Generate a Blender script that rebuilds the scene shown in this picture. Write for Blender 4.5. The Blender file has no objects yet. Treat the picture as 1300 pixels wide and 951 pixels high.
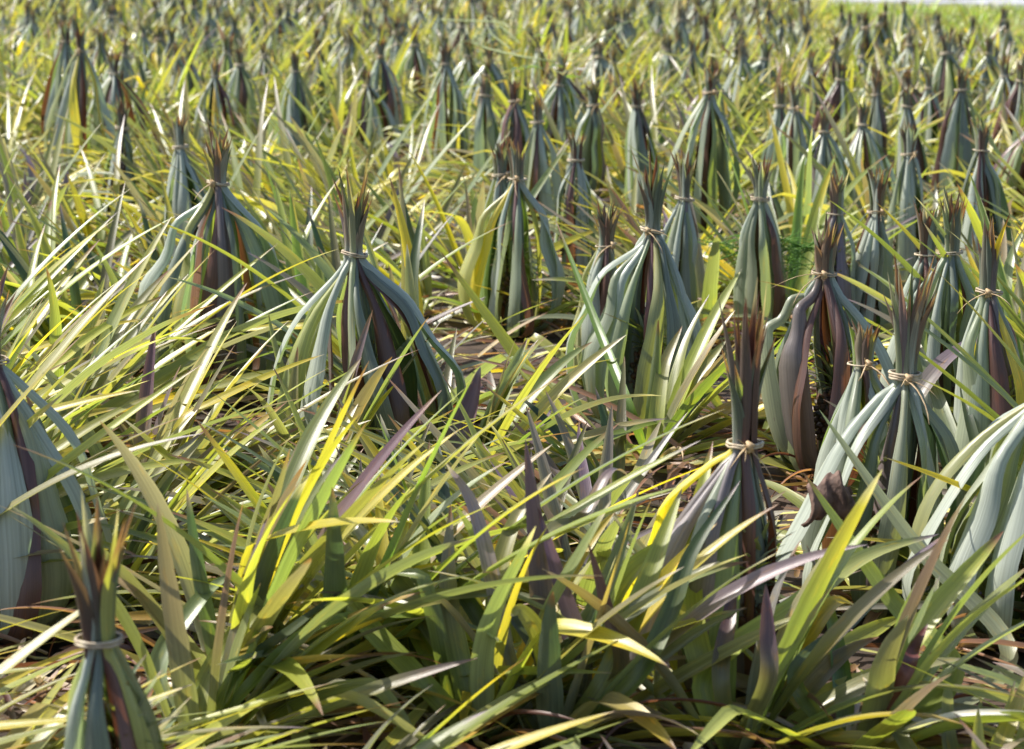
import bpy, math, random
import numpy as np
from mathutils import Vector, Matrix
import re

# ------------------------------------------------------------------ basics
SC = bpy.context.scene
COL = SC.collection
R = math.radians
F, CX, CY = 2750.0, 650.0, 475.5          # focal length and centre in photo pixels (1300 wide)
H = 1.60                                   # eye height
PITCH = math.atan((CY + 90) / F)
SUN_AZ, SUN_EL = -68.0, 48.0               # azimuth from +Y towards +X, elevation


def ray(px, py):
    x, y = (px - CX) / F, -(py - CY) / F
    c, s = math.cos(PITCH), math.sin(PITCH)
    return np.array([x, c + y * s, -s + y * c])


def at_z(px, py, z):
    d = ray(px, py)
    k = (z - H) / d[2]
    return np.array([0, 0, H]) + d * k


def at_d(px, py, Y):
    d = ray(px, py)
    return np.array([0, 0, H]) + d * (Y / d[1])


def to_px(p):
    c, s = math.cos(PITCH), math.sin(PITCH)
    x, y, z = p[0], p[1], p[2] - H
    f = y * c - z * s
    u = y * s + z * c
    return CX + F * x / f, CY - F * u / f


# ------------------------------------------------------------------ materials
def new_mat(name):
    m = bpy.data.materials.new(name)
    m.use_nodes = True
    nt = m.node_tree
    nt.nodes.clear()
    return m, nt, nt.nodes, nt.links


def leaf_material():
    m, nt, N, L = new_mat('leaf')
    out = N.new('ShaderNodeOutputMaterial')
    at = N.new('ShaderNodeAttribute'); at.attribute_name = 'col'
    uv = N.new('ShaderNodeUVMap'); uv.uv_map = 'uv'
    geo = N.new('ShaderNodeNewGeometry')
    # long fibres along the leaf
    mp = N.new('ShaderNodeMapping'); mp.inputs['Scale'].default_value = (14, 1.6, 1)
    L.new(uv.outputs[0], mp.inputs[0])
    n1 = N.new('ShaderNodeTexNoise'); n1.inputs['Scale'].default_value = 1.0; n1.inputs['Detail'].default_value = 6; n1.inputs['Roughness'].default_value = .62
    L.new(mp.outputs[0], n1.inputs['Vector'])
    r1 = N.new('ShaderNodeMapRange')
    r1.inputs['From Min'].default_value = .3; r1.inputs['From Max'].default_value = .7
    r1.inputs['To Min'].default_value = .68; r1.inputs['To Max'].default_value = 1.28
    L.new(n1.outputs['Fac'], r1.inputs['Value'])
    mul = N.new('ShaderNodeVectorMath'); mul.operation = 'SCALE'
    L.new(at.outputs['Color'], mul.inputs[0]); L.new(r1.outputs[0], mul.inputs['Scale'])
    # yellowing blotches
    mp2 = N.new('ShaderNodeMapping'); mp2.inputs['Scale'].default_value = (3.0, 9, 1)
    L.new(uv.outputs[0], mp2.inputs[0])
    n2 = N.new('ShaderNodeTexNoise'); n2.inputs['Scale'].default_value = 1.0; n2.inputs['Detail'].default_value = 3
    L.new(mp2.outputs[0], n2.inputs['Vector'])
    r2 = N.new('ShaderNodeMapRange'); r2.inputs['From Min'].default_value = .58; r2.inputs['From Max'].default_value = .72
    r2.inputs['To Max'].default_value = .55
    L.new(n2.outputs['Fac'], r2.inputs['Value'])
    bl = N.new('ShaderNodeMix'); bl.data_type = 'RGBA'
    L.new(r2.outputs[0], bl.inputs['Factor']); L.new(mul.outputs[0], bl.inputs['A'])
    ye = N.new('ShaderNodeMix'); ye.data_type = 'RGBA'; ye.blend_type = 'MULTIPLY'; ye.inputs['Factor'].default_value = 1
    L.new(mul.outputs[0], ye.inputs['A']); ye.inputs['B'].default_value = (1.9, 1.35, .55, 1)
    L.new(ye.outputs['Result'], bl.inputs['B'])
    # small dark rust specks
    mp3 = N.new('ShaderNodeMapping'); mp3.inputs['Scale'].default_value = (9, 60, 1)
    L.new(uv.outputs[0], mp3.inputs[0])
    n3 = N.new('ShaderNodeTexNoise'); n3.inputs['Scale'].default_value = 1.0; n3.inputs['Detail'].default_value = 2
    L.new(mp3.outputs[0], n3.inputs['Vector'])
    r3 = N.new('ShaderNodeMapRange'); r3.inputs['From Min'].default_value = .70; r3.inputs['From Max'].default_value = .76
    r3.inputs['To Max'].default_value = .7
    L.new(n3.outputs['Fac'], r3.inputs['Value'])
    sp = N.new('ShaderNodeMix'); sp.data_type = 'RGBA'
    L.new(r3.outputs[0], sp.inputs['Factor']); L.new(bl.outputs['Result'], sp.inputs['A'])
    sp.inputs['B'].default_value = (.10, .055, .02, 1)
    # waxy bloom of the underside (leaf has two different faces)
    bm = N.new('ShaderNodeMath'); bm.operation = 'MULTIPLY'
    L.new(geo.outputs['Backfacing'], bm.inputs[0]); L.new(at.outputs['Alpha'], bm.inputs[1])
    und = N.new('ShaderNodeVectorMath'); und.operation = 'SCALE'
    und.inputs[0].default_value = (.41, .445, .375); L.new(r1.outputs[0], und.inputs['Scale'])
    mx = N.new('ShaderNodeMix'); mx.data_type = 'RGBA'
    L.new(bm.outputs[0], mx.inputs['Factor']); L.new(sp.outputs['Result'], mx.inputs['A']); L.new(und.outputs[0], mx.inputs['B'])
    pr = N.new('ShaderNodeBsdfPrincipled')
    L.new(mx.outputs['Result'], pr.inputs['Base Color'])
    rr = N.new('ShaderNodeMapRange'); rr.inputs['To Min'].default_value = .24; rr.inputs['To Max'].default_value = .46
    L.new(n1.outputs['Fac'], rr.inputs['Value']); L.new(rr.outputs[0], pr.inputs['Roughness'])
    pr.inputs['Specular IOR Level'].default_value = .6
    bp = N.new('ShaderNodeBump'); bp.inputs['Strength'].default_value = .35; bp.inputs['Distance'].default_value = .002
    L.new(n1.outputs['Fac'], bp.inputs['Height']); L.new(bp.outputs[0], pr.inputs['Normal'])
    tr = N.new('ShaderNodeBsdfTranslucent')
    tc = N.new('ShaderNodeMix'); tc.data_type = 'RGBA'; tc.blend_type = 'MULTIPLY'; tc.inputs['Factor'].default_value = 1
    L.new(sp.outputs['Result'], tc.inputs['A']); tc.inputs['B'].default_value = (2.1, 2.2, 1.0, 1)
    L.new(tc.outputs['Result'], tr.inputs['Color'])
    ms = N.new('ShaderNodeMixShader'); ms.inputs[0].default_value = .34
    L.new(pr.outputs[0], ms.inputs[1]); L.new(tr.outputs[0], ms.inputs[2])
    L.new(ms.outputs[0], out.inputs['Surface'])
    return m


def plain(name, col, rough=.6, noise=None, trans=0, bump=0):
    m, nt, N, L = new_mat(name)
    out = N.new('ShaderNodeOutputMaterial')
    pr = N.new('ShaderNodeBsdfPrincipled'); pr.inputs['Roughness'].default_value = rough
    pr.inputs['Base Color'].default_value = (*col, 1)
    if noise:
        tcd = N.new('ShaderNodeTexCoord')
        n = N.new('ShaderNodeTexNoise'); n.inputs['Scale'].default_value = noise[0]; n.inputs['Detail'].default_value = 6
        L.new(tcd.outputs['Object'], n.inputs['Vector'])
        cr = N.new('ShaderNodeValToRGB')
        cr.color_ramp.elements[0].position = .35; cr.color_ramp.elements[1].position = .68
        cr.color_ramp.elements[0].color = (*noise[1], 1); cr.color_ramp.elements[1].color = (*col, 1)
        L.new(n.outputs['Fac'], cr.inputs[0]); L.new(cr.outputs[0], pr.inputs['Base Color'])
        if bump:
            b = N.new('ShaderNodeBump'); b.inputs['Strength'].default_value = .8; b.inputs['Distance'].default_value = bump
            L.new(n.outputs['Fac'], b.inputs['Height']); L.new(b.outputs[0], pr.inputs['Normal'])
    sh = pr.outputs[0]
    if trans:
        t = N.new('ShaderNodeBsdfTranslucent'); t.inputs['Color'].default_value = (*[min(1, c * 1.8) for c in col], 1)
        ms = N.new('ShaderNodeMixShader'); ms.inputs[0].default_value = trans
        L.new(sh, ms.inputs[1]); L.new(t.outputs[0], ms.inputs[2]); sh = ms.outputs[0]
    L.new(sh, out.inputs['Surface'])
    return m


M_LEAF = leaf_material()
M_BAND = plain('rubber_band', (.50, .42, .29), .6, (60, (.30, .22, .14)))
M_STRAW = plain('raffia', (.60, .46, .28), .7, (40, (.38, .25, .13)), .25)
M_FRUIT = plain('fruit_skin', (.13, .055, .025), .55, (50, (.03, .035, .015)), bump=.003)
M_SOIL = plain('soil', (.075, .045, .028), .95, (7, (.02, .013, .009)), bump=.03)
M_ROAD = plain('road_surface', (.36, .36, .38), .85, (9, (.28, .28, .30)), bump=.004)
M_DEAD = plain('withered_sheet', (.20, .12, .09), .8, (35, (.05, .028, .02)), .15, .01)
M_WEED = plain('weed_green', (.17, .30, .05), .5, (30, (.09, .2, .03)), .4)
M_VINE = plain('vine_stem', (.36, .40, .20), .5, (30, (.26, .30, .13)), .3)
M_FLOWER = plain('petal', (.75, .74, .72), .5, (40, (.6, .6, .58)), .3)

# ------------------------------------------------------------------ leaf geometry
PAL = {
    'green': (.110, .170, .028), 'mid': (.165, .205, .042), 'olive': (.240, .240, .058),
    'lime': (.290, .310, .055), 'yellow': (.52, .39, .028), 'grey': (.175, .205, .105),
    'blue': (.14, .18, .13), 'purple': (.105, .058, .080), 'maroon': (.085, .030, .024),
    'dark': (.040, .062, .030), 'grass': (.20, .33, .035), 'brown': (.20, .105, .06), 'straw': (.46, .40, .30), 'mauve': (.19, .145, .165),
}
BLOOM = {'green': .3, 'mid': .3, 'olive': .25, 'lime': .2, 'yellow': .1, 'grass': .1, 'grey': .38, 'blue': 1.0, 'purple': .25,
         'maroon': .06, 'dark': .35, 'brown': .05, 'straw': .05, 'mauve': .3}


class Bag:
    """collects leaf strips, builds ONE mesh"""
    def __init__(s):
        s.v, s.f, s.uv, s.c, s.n = [], [], [], [], 0

    def add(s, P, S, Nn, W, fold, K, cols):
        """P,S,Nn: n x 3; W: n widths; fold: n (0 flat .. 1 folded); cols n x 4"""
        n = len(P)
        u = np.linspace(-1, 1, K)
        ang = fold[:, None] * 1.15 * (np.abs(u)[None, :] ** .8)
        su = np.sign(u)[None, :]
        half = (W / 2)[:, None]
        x = half * np.abs(u)[None, :] * np.cos(ang) * su
        y = half * np.abs(u)[None, :] * np.sin(ang)
        V = P[:, None, :] + S[:, None, :] * x[..., None] + Nn[:, None, :] * y[..., None]
        off = random.randint(0, 400)
        v = np.linspace(0, 1, n)
        UV = np.stack([np.broadcast_to(u[None, :] * .5 + .5 + off % 17, (n, K)), np.broadcast_to((v * 1.0 + off)[:, None], (n, K))], -1)
        C = np.repeat(cols[:, None, :], K, 1).copy()
        C[:, [0, -1], :3] *= 1.18
        idx = np.arange(n * K).reshape(n, K) + s.n
        q = np.stack([idx[:-1, :-1], idx[:-1, 1:], idx[1:, 1:], idx[1:, :-1]], -1).reshape(-1, 4)
        s.v.append(V.reshape(-1, 3)); s.f.append(q); s.uv.append(UV.reshape(-1, 2)); s.c.append(C.reshape(-1, 4))
        s.n += n * K

    def mesh(s, name, mat=None):
        me = bpy.data.meshes.new(name)
        V = np.concatenate(s.v).astype(np.float32); Fq = np.concatenate(s.f).astype(np.int32)
        UV = np.concatenate(s.uv).astype(np.float32); C = np.clip(np.concatenate(s.c), 0, 1).astype(np.float32)
        me.vertices.add(len(V)); me.vertices.foreach_set('co', V.ravel())
        me.loops.add(len(Fq) * 4); me.loops.foreach_set('vertex_index', Fq.ravel())
        me.polygons.add(len(Fq)); me.polygons.foreach_set('loop_start', np.arange(0, len(Fq) * 4, 4, dtype=np.int32))
        me.polygons.foreach_set('use_smooth', np.ones(len(Fq), dtype=bool))
        me.update(calc_edges=True)
        l = me.uv_layers.new(name='uv'); l.data.foreach_set('uv', UV[Fq.ravel()].ravel())
        a = me.attributes.new('col', 'FLOAT_COLOR', 'POINT'); a.data.foreach_set('color', C.ravel())
        me.materials.append(mat or M_LEAF)
        me.validate()
        return me


def frames(P, up_hint):
    T = np.gradient(P, axis=0)
    T /= np.linalg.norm(T, axis=1)[:, None] + 1e-9
    S = np.cross(T, up_hint)
    bad = np.linalg.norm(S, axis=1) < 1e-3
    S[bad] = (1, 0, 0)
    S /= np.linalg.norm(S, axis=1)[:, None]
    Nn = np.cross(S, T)
    return T, S, Nn


def rollf(S, Nn, a):
    c, s = np.cos(a)[:, None], np.sin(a)[:, None]
    return S * c + Nn * s, Nn * c - S * s


def smooth(x):
    x = np.clip(x, 0, 1)
    return x * x * (3 - 2 * x)


def colours(kind, t, rnd, tip='brown', tipstart=.9, base_pale=.25):
    c = np.array(PAL[kind]) * rnd.uniform(.78, 1.25)
    c = c * np.array([rnd.uniform(.9, 1.12), 1, rnd.uniform(.85, 1.2)])
    C = np.repeat(c[None, :], len(t), 0)
    if kind in BLOOM and kind not in ('maroon', 'dark', 'brown', 'straw') and base_pale > .2:
        c2 = np.array(PAL[rnd.choice(['olive', 'lime', 'grey', 'mid', 'purple', 'mauve', 'yellow'])])
        k = (rnd.uniform(.2, .6) * smooth((t - rnd.uniform(0, .4)) / rnd.uniform(.3, .7)))[:, None]
        C = C * (1 - k) + c2 * k
    if kind in ('purple', 'mauve', 'dark') and base_pale > .12:
        k = (.75 * (1 - smooth(t / .75)))[:, None]
        C = C * (1 - k) + np.array(PAL['mid']) * k
    # lower end of a blade is paler
    k = base_pale * (1 - smooth(t / .35))[:, None]
    C = C * (1 - k) + np.array([.36, .36, .16]) * k
    if kind in ('mid', 'olive', 'green', 'lime') and rnd.random() < .4:   # yellowing or reddening towards the tip
        k = (rnd.uniform(.3, .8) * smooth((t - rnd.uniform(.3, .6)) / .4))[:, None]
        C = C * (1 - k) + np.array(PAL[rnd.choice(['yellow', 'lime', 'purple', 'mauve', 'olive'])]) * k
    k = smooth((t - tipstart) / max(.02, (1 - tipstart) * .6))[:, None]
    C = C * (1 - k) + np.array(PAL[tip]) * k
    A = np.full(len(t), BLOOM[kind]) * (1 - k[:, 0] * .9)
    return np.concatenate([C, A[:, None]], 1)


def wprof(t, w, base=.75, peak=.3, tip_pow=.75):
    a = base + (1 - base) * smooth(t / peak)
    b = (1 - np.clip((t - peak) / (1 - peak), 0, 1) ** 1.7) ** tip_pow
    return w * a * np.clip(b, .02, 1)


def arc_leaf(bag, rnd, az, e0, droop, length, w, kind, K, n, tip='brown', tipstart=None, p=1.6, roll=0, base=(0, 0, 0), kink=None,
             sway=0, fold=.35, r0=.03):
    t = np.linspace(0, 1, n)
    e = e0 - droop * t ** p
    if kink:
        e = e - kink[1] * smooth((t - kink[0]) / .06)
    a = az + sway * t ** 1.5
    ds = length / (n - 1)
    d = np.stack([np.cos(e) * np.cos(a), np.cos(e) * np.sin(a), np.sin(e)], 1)
    P = np.cumsum(d * ds, 0) - d[0] * ds + np.array(base) + np.array([math.cos(az), math.sin(az), 0]) * r0
    P[:, 2] = np.maximum(P[:, 2], .012 + rnd.uniform(0, .03))
    S = np.stack([np.sin(a), -np.cos(a), 0 * a], 1)
    Nn = np.cross(S, d)
    # wobble so no blade is a perfect arc
    wb = rnd.uniform(-.012, .012)
    P += S * (wb * np.sin(t * rnd.uniform(3, 8) + rnd.uniform(0, 6)))[:, None]
    S, Nn = rollf(S, Nn, roll * smooth(t * 1.2) + rnd.uniform(-.15, .15))
    W = wprof(t, w)
    if n >= 20: W = W * np.array([1 + rnd.uniform(-.05, .05) for _ in range(n)])
    fo = np.full(n, fold) * (1 - .3 * t)
    ts = tipstart if tipstart is not None else rnd.uniform(.82, .97)
    bag.add(P, S, Nn, W, fo, K, colours(kind, t, rnd, tip, ts))


def catmull(pts, n):
    p = np.array(pts, float)
    p = np.vstack([2 * p[0] - p[1], p, 2 * p[-1] - p[-2]])
    m = len(pts) - 1
    out = []
    for x in np.linspace(0, m - 1e-6, n):
        i = int(x); f = x - i
        a, b, c, d = p[i], p[i + 1], p[i + 2], p[i + 3]
        out.append(.5 * ((2 * b) + (c - a) * f + (2 * a - 5 * b + 4 * c - d) * f * f + (3 * b - 3 * c + d - a) * f ** 3))
    return np.array(out)


def tied_leaf(bag, rnd, az, Rb, hb, tuft, w, kind, K, n, top_off, lean=(0, 0), kinkz=None, flare=None, tip='brown', rband=.030):
    """starts at the stem, bulges out to Rb, gathers at the band height hb and goes on as a pointed tuft"""
    zk = kinkz if kinkz is not None else (rnd.uniform(.16, .40) if Rb > .09 else rnd.uniform(.08, .2))
    fl = flare if flare is not None else rnd.uniform(.0, .20)
    rr = rband * rnd.uniform(.4, 1.0)
    q1, q2, q3 = rnd.uniform(.70, .92), rnd.uniform(.42, .58), rnd.uniform(.10, .2)
    key = [(.04, 0), (Rb * .82, hb * zk * .3), (Rb, hb * zk), (Rb * q1, hb * (zk + (1 - zk) * .36)), (rr + Rb * q2, hb * (zk + (1 - zk) * .66)),
           (rr + Rb * q3, hb * .92), (rr, hb), (rr + fl * tuft * .35, hb + tuft * .5), (rr + fl * tuft * 1.3, hb + tuft)]
    rz = catmull(key, n)
    t = np.linspace(0, 1, n)
    z = rz[:, 1]
    # azimuth at the band differs from the azimuth at the base
    zz = np.clip(z / hb, 0, 1)
    a = az + top_off * smooth(zz)
    r = rz[:, 0]
    P = np.stack([r * np.cos(a) + lean[0] * zz ** 1.5, r * np.sin(a) + lean[1] * zz ** 1.5, z], 1)
    T = np.gradient(P, axis=0); T /= np.linalg.norm(T, axis=1)[:, None] + 1e-9
    S0 = np.stack([np.sin(a), -np.cos(a), 0 * a], 1)
    Nn = np.cross(S0, T); Nn /= np.linalg.norm(Nn, axis=1)[:, None] + 1e-9
    S = np.cross(T, Nn)
    tw = rnd.uniform(-.9, .9)
    S, Nn = rollf(S, Nn, tw * np.sin(np.pi * np.clip(zz, 0, 1)) + rnd.uniform(-.3, .3))
    above = np.clip((z - hb) / tuft, 0, 1)
    W = np.where(z <= hb, w * (.8 + .2 * smooth(zz / .35)) * (1 - .52 * smooth((zz - .40) / .60)),
                 w * .48 * (1 + .35 * np.sin(np.pi * np.clip(above * 1.2, 0, 1))) * (1 - above ** 2.2))
    W = np.maximum(W * (1 + .05 * np.sin(z * 40 + az * 5)), w * .012)
    fo = .28 + .62 * smooth((zz - .5) / .45) - .35 * above
    C = colours(kind, t, rnd, tip, rnd.uniform(.87, .95), .1)
    k = (rnd.choice([0, .3, .7, .9]) * smooth((z - hb * .93) / (tuft * .6)))[:, None]
    C = C * (1 - k) + np.array([*PAL[rnd.choice(['maroon', 'maroon', 'brown', 'dark'])], .2]) * k
    bag.add(P, S, Nn, W, fo, K, C)


# ------------------------------------------------------------------ other meshes
def tube_mesh(name, paths, mat, sides=6):
    """paths: list of (points, radius or radius list, flat)"""
    V, Fc = [], []
    for pts, rad, flat in paths:
        P = np.array(pts, float); n = len(P)
        T, S, Nn = frames(P, np.array([0.13, 0.2, 1.0]))
        rad = np.broadcast_to(np.array(rad, float), (n,))
        b = len(V)
        for i in range(n):
            for k in range(sides):
                a = 2 * math.pi * k / sides
                V.append(tuple(P[i] + S[i] * math.cos(a) * rad[i] + Nn[i] * math.sin(a) * rad[i] * flat))
        for i in range(n - 1):
            for k in range(sides):
                k2 = (k + 1) % sides
                Fc.append((b + i * sides + k, b + i * sides + k2, b + (i + 1) * sides + k2, b + (i + 1) * sides + k))
        Fc.append(tuple(b + k for k in range(sides))[::-1])
        Fc.append(tuple(b + (n - 1) * sides + k for k in range(sides)))
    me = bpy.data.meshes.new(name)
    me.from_pydata(V, [], Fc); me.update()
    me.polygons.foreach_set('use_smooth', np.ones(len(me.polygons), dtype=bool))
    me.materials.append(mat)
    return me


def band_mesh(seed, z, rx=.036, ry=.032, tilt=0):
    rnd = random.Random(seed)
    tilt = rnd.uniform(-.007, .007); turns = rnd.choice([1, 2, 2, 3]); th = rnd.uniform(.0022, .0036)
    pts = []
    for turn in range(turns):
        for k in range(15):
            a = 2 * math.pi * k / 14
            r = 1 + rnd.uniform(-.04, .04)
            pts.append((rx * r * math.cos(a), ry * r * math.sin(a), z + turn * .0055 + tilt * math.cos(a) + rnd.uniform(-.0012, .0012)))
    return tube_mesh('tie_band', [(pts, th, 1.0)], M_BAND, 6)


def knot_mesh(seed, z, tails=2, long=.14):
    rnd = random.Random(seed)
    paths = []
    a0 = rnd.uniform(-2.2, -.9)
    o = np.array([.038 * math.cos(a0), .034 * math.sin(a0), z])
    paths.append((o + np.array([[0, 0, -.012], [.006, -.006, -.004], [.008, -.008, .004], [0, 0, .012]]), [.004, .011, .012, .004], .8))
    for k in range(tails + 4):
        ln = long * rnd.uniform(.5, 1.2) if k < tails else rnd.uniform(.02, .05)
        aa = rnd.uniform(-2.9, -.2); el = rnd.uniform(-.6, .5) if k < tails else rnd.uniform(-1, 1.2)
        pts = [o]
        d = np.array([math.cos(aa) * math.cos(el), math.sin(aa) * math.cos(el), math.sin(el)])
        for i in range(6):
            d = d + np.array([rnd.uniform(-.15, .15), rnd.uniform(-.15, .15), -.13])
            d /= np.linalg.norm(d)
            pts.append(pts[-1] + d * ln / 6)
        paths.append((pts, np.linspace(.0045 if k < tails else .0015, .001, 7), .35))
    return tube_mesh('knot', paths, M_STRAW, 5)


def fruit_mesh():
    V, Fc = [], []
    n = 110; g = math.pi * (3 - math.sqrt(5))
    a, b = .056, .088
    for seg in range(9):      # core
        for k in range(14):
            th = math.pi * (seg + .5) / 9 ; ph = 2 * math.pi * k / 14
            V.append((a * .93 * math.sin(th) * math.cos(ph), a * .93 * math.sin(th) * math.sin(ph), .2 - b * .93 * math.cos(th)))
    for seg in range(8):
        for k in range(14):
            k2 = (k + 1) % 14
            Fc.append((seg * 14 + k, seg * 14 + k2, (seg + 1) * 14 + k2, (seg + 1) * 14 + k))
    for i in range(n):        # fruitlets: raised lozenges with a point
        zz = 1 - 2 * (i + .5) / n
        rr = math.sqrt(1 - zz * zz); ph = i * g
        nn = Vector((rr * math.cos(ph), rr * math.sin(ph), zz))
        c = Vector((nn.x * a, nn.y * a, .2 + nn.z * b))
        s = nn.cross(Vector((0, 0, 1))).normalized(); u = s.cross(nn)
        s0 = len(V); q = .0125
        for (x, y, d) in ((-1, 0, -.2), (-.5, -.85, -.2), (.5, -.85, -.2), (1, 0, -.2), (.5, .85, -.2), (-.5, .85, -.2)):
            V.append(tuple(c + s * x * q + u * y * q + nn * d * q))
        for (x, y, d) in ((-1, 0, .45), (-.5, -.85, .45), (.5, -.85, .45), (1, 0, .45), (.5, .85, .45), (-.5, .85, .45)):
            V.append(tuple(c + s * x * q * .6 + u * y * q * .6 + nn * d * q))
        V.append(tuple(c + nn * q * 1.0 + u * q * .5))
        for k in range(6):
            k2 = (k + 1) % 6
            Fc.append((s0 + k, s0 + k2, s0 + 6 + k2, s0 + 6 + k)); Fc.append((s0 + 6 + k, s0 + 6 + k2, s0 + 12))
    me = bpy.data.meshes.new('fruit'); me.from_pydata(V, [], Fc); me.update(); me.materials.append(M_FRUIT)
    return me


def crown_mesh():
    rnd = random.Random(5); bag = Bag()
    for i in range(46):
        f = i / 46
        arc_leaf(bag, rnd, i * 2.4, .25 + 1.15 * f, .5, .075 + .05 * f, .015, rnd.choice(['grey', 'blue', 'green', 'mid']), 3, 6, tipstart=.97,
                 base=(0, 0, .275 + .06 * f), r0=.012, fold=.5)
    return bag.mesh('fruit_crown')


# ------------------------------------------------------------------ scene objects
def tag(o, label=None, cat=None, group=None, kind=None):
    if label: o['label'] = label
    if cat: o['category'] = cat
    if group: o['group'] = group
    if kind: o['kind'] = kind
    return o


def link(name, data, parent=None, loc=None):
    o = bpy.data.objects.new(name, data); COL.objects.link(o)
    if parent: o.parent = parent
    if loc is not None: o.location = loc
    return o


FLOP = ['mid', 'mid', 'mid', 'mid', 'green', 'purple', 'olive', 'olive', 'olive', 'olive', 'lime', 'lime', 'lime', 'lime', 'olive', 'green', 'grey', 'grey', 'grey', 'yellow', 'mauve', 'purple']


def skirt(bag, dry, rnd, n_leaf, K, n, length=(.45, .75), e=(.25, 1.1), sector=None):
    for i in range(n_leaf):
        az = i * 2.39996 + rnd.uniform(-.4, .4)
        if sector and abs((az + math.pi / 2 + math.pi) % (2 * math.pi) - math.pi) < .95: continue
        e0 = rnd.uniform(*e)
        kink = (rnd.uniform(.45, .8), rnd.uniform(.5, 1.6)) if rnd.random() < .10 else None
        arc_leaf(bag, rnd, az, e0, rnd.uniform(.4, 1.1), rnd.uniform(*length) * 1.15, rnd.uniform(.046, .068), rnd.choice(FLOP), K, n,
                 tip=rnd.choice(['brown', 'straw', 'brown', 'mauve']), roll=rnd.uniform(-.8, .8), sway=rnd.uniform(-.35, .35), kink=kink,
                 tipstart=rnd.uniform(.86, .98))


def dry_leaves(bag, rnd, cnt, K, n):
    for i in range(cnt):
        arc_leaf(bag, rnd, rnd.uniform(0, 6.283), rnd.uniform(.2, .9), rnd.uniform(.9, 2.0), rnd.uniform(.3, .65), rnd.uniform(.012, .03),
                 rnd.choice(['brown', 'brown', 'straw', 'maroon']), K, n, roll=rnd.uniform(-2.5, 2.5), sway=rnd.uniform(-1, 1), fold=.8,
                 tipstart=.9)


TK = {'blue': ['blue'] * 6 + ['grey'] * 3 + ['mid', 'dark', 'maroon'],
      'mix': ['blue'] * 4 + ['grey'] * 3 + ['mid', 'olive', 'dark', 'maroon', 'purple'],
      'dark': ['maroon', 'dark', 'blue', 'maroon', 'purple', 'dark', 'blue', 'blue', 'grey', 'grey', 'mid'],
      'yel': ['blue'] * 3 + ['grey'] * 2 + ['lime', 'yellow', 'olive', 'dark', 'maroon']}


def tied_meshes(seed, hb, Rb, tuft, style, lod, nskirt=9, lean=(0, 0), n_out=11, n_in=8, extra=()):
    rnd = random.Random(seed)
    K, n = ((5, 34), (3, 20), (3, 12))[lod]
    b = Bag(); d = Bag(); s = Bag()
    kinds = TK[style]
    Rb = Rb * 1.0 if Rb > .07 else Rb
    tuft = tuft * 1.2
    for i in range(n_out):
        az = 2 * math.pi * (i + rnd.uniform(-.32, .32)) / n_out
        kd = rnd.choice(kinds)
        rel_az = (az + math.pi / 2 + math.pi) % (2 * math.pi) - math.pi      # 0 faces the path
        if style == 'dark': kd = rnd.choice(['maroon', 'purple', 'maroon', 'dark']) if abs(rel_az) < .45 else rnd.choice(['blue', 'blue', 'grey', 'mid', 'blue'] + kinds[:2])
        if style == 'mix' and .15 < rel_az < .75: kd = rnd.choice(['maroon', 'dark', 'maroon'])
        elif style == 'mix' and rel_az < .15: kd = rnd.choice(['blue', 'blue', 'grey', 'blue', 'olive'])
        tied_leaf(b, rnd, az, Rb * rnd.uniform(.70, 1.15), hb, tuft * rnd.uniform(.7, 1.15), rnd.uniform(.046, .080), kd, K, n,
                  rnd.uniform(-.5, .5), lean, tip=rnd.choice(['maroon', 'brown', 'brown', 'straw']))
    for i in range(n_in):  # inner leaves get mostly dark colours, painting in the shade of the hollows
        tied_leaf(b, rnd, rnd.uniform(0, 6.283), Rb * rnd.uniform(.25, .55), hb, tuft * rnd.uniform(.6, 1.0), rnd.uniform(.05, .07),
                  rnd.choice(['dark', 'maroon', 'dark', 'maroon', 'green', 'purple', 'mid']), K, n, rnd.uniform(-.6, .6), lean, tip=rnd.choice(['maroon', 'brown']))
    for (az, rb2, zk2, w2, kd) in extra:
        tied_leaf(b, rnd, az, rb2, hb, tuft * rnd.uniform(.5, .9), w2, kd, K, n, 0, lean, kinkz=zk2)
    # a few blades missed by the tie hang out of the sheaf
    skirt(s, d, rnd, nskirt, K, (20, 13, 8)[lod], length=(.36, .58), e=(.15, .8), sector=True)
    dry_leaves(d, rnd, (5, 4, 2)[lod], 3, (16, 10, 6)[lod])
    return b.mesh('tied_leaves'), s.mesh('outer_leaves'), d.mesh('dry_leaves')


FRUIT, CROWN = fruit_mesh(), crown_mesh()
CAT_T, CAT_U = 'pineapple plant', 'pineapple plant'


def make_tied(seed, hb, Rb, tuft, style, lod, knot=False, fruit=True, nskirt=9, lean=(0, 0), extra=()):
    root = link('tied_pineapple_plant', None)
    a, s, d = tied_meshes(seed, hb, Rb, tuft, style, lod, nskirt, lean, extra=extra)
    link('tied_leaves', a, root)
    if nskirt: link('outer_leaves', s, root)
    link('dry_leaves', d, root)
    bd = link('tie_band', band_mesh(seed, hb - .003), root, (lean[0], lean[1], 0))
    if knot or seed % 3 == 0: link('knot', knot_mesh(seed, hb, long=.16 if knot else .09), bd)
    if fruit:
        f = link('fruit', FRUIT, root); link('fruit_crown', CROWN, f)
    return root


def copy_tree(o, parent=None):
    c = o.copy(); COL.objects.link(c); c.parent = parent
    for ch in o.children: copy_tree(ch, c)
    return c


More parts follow.
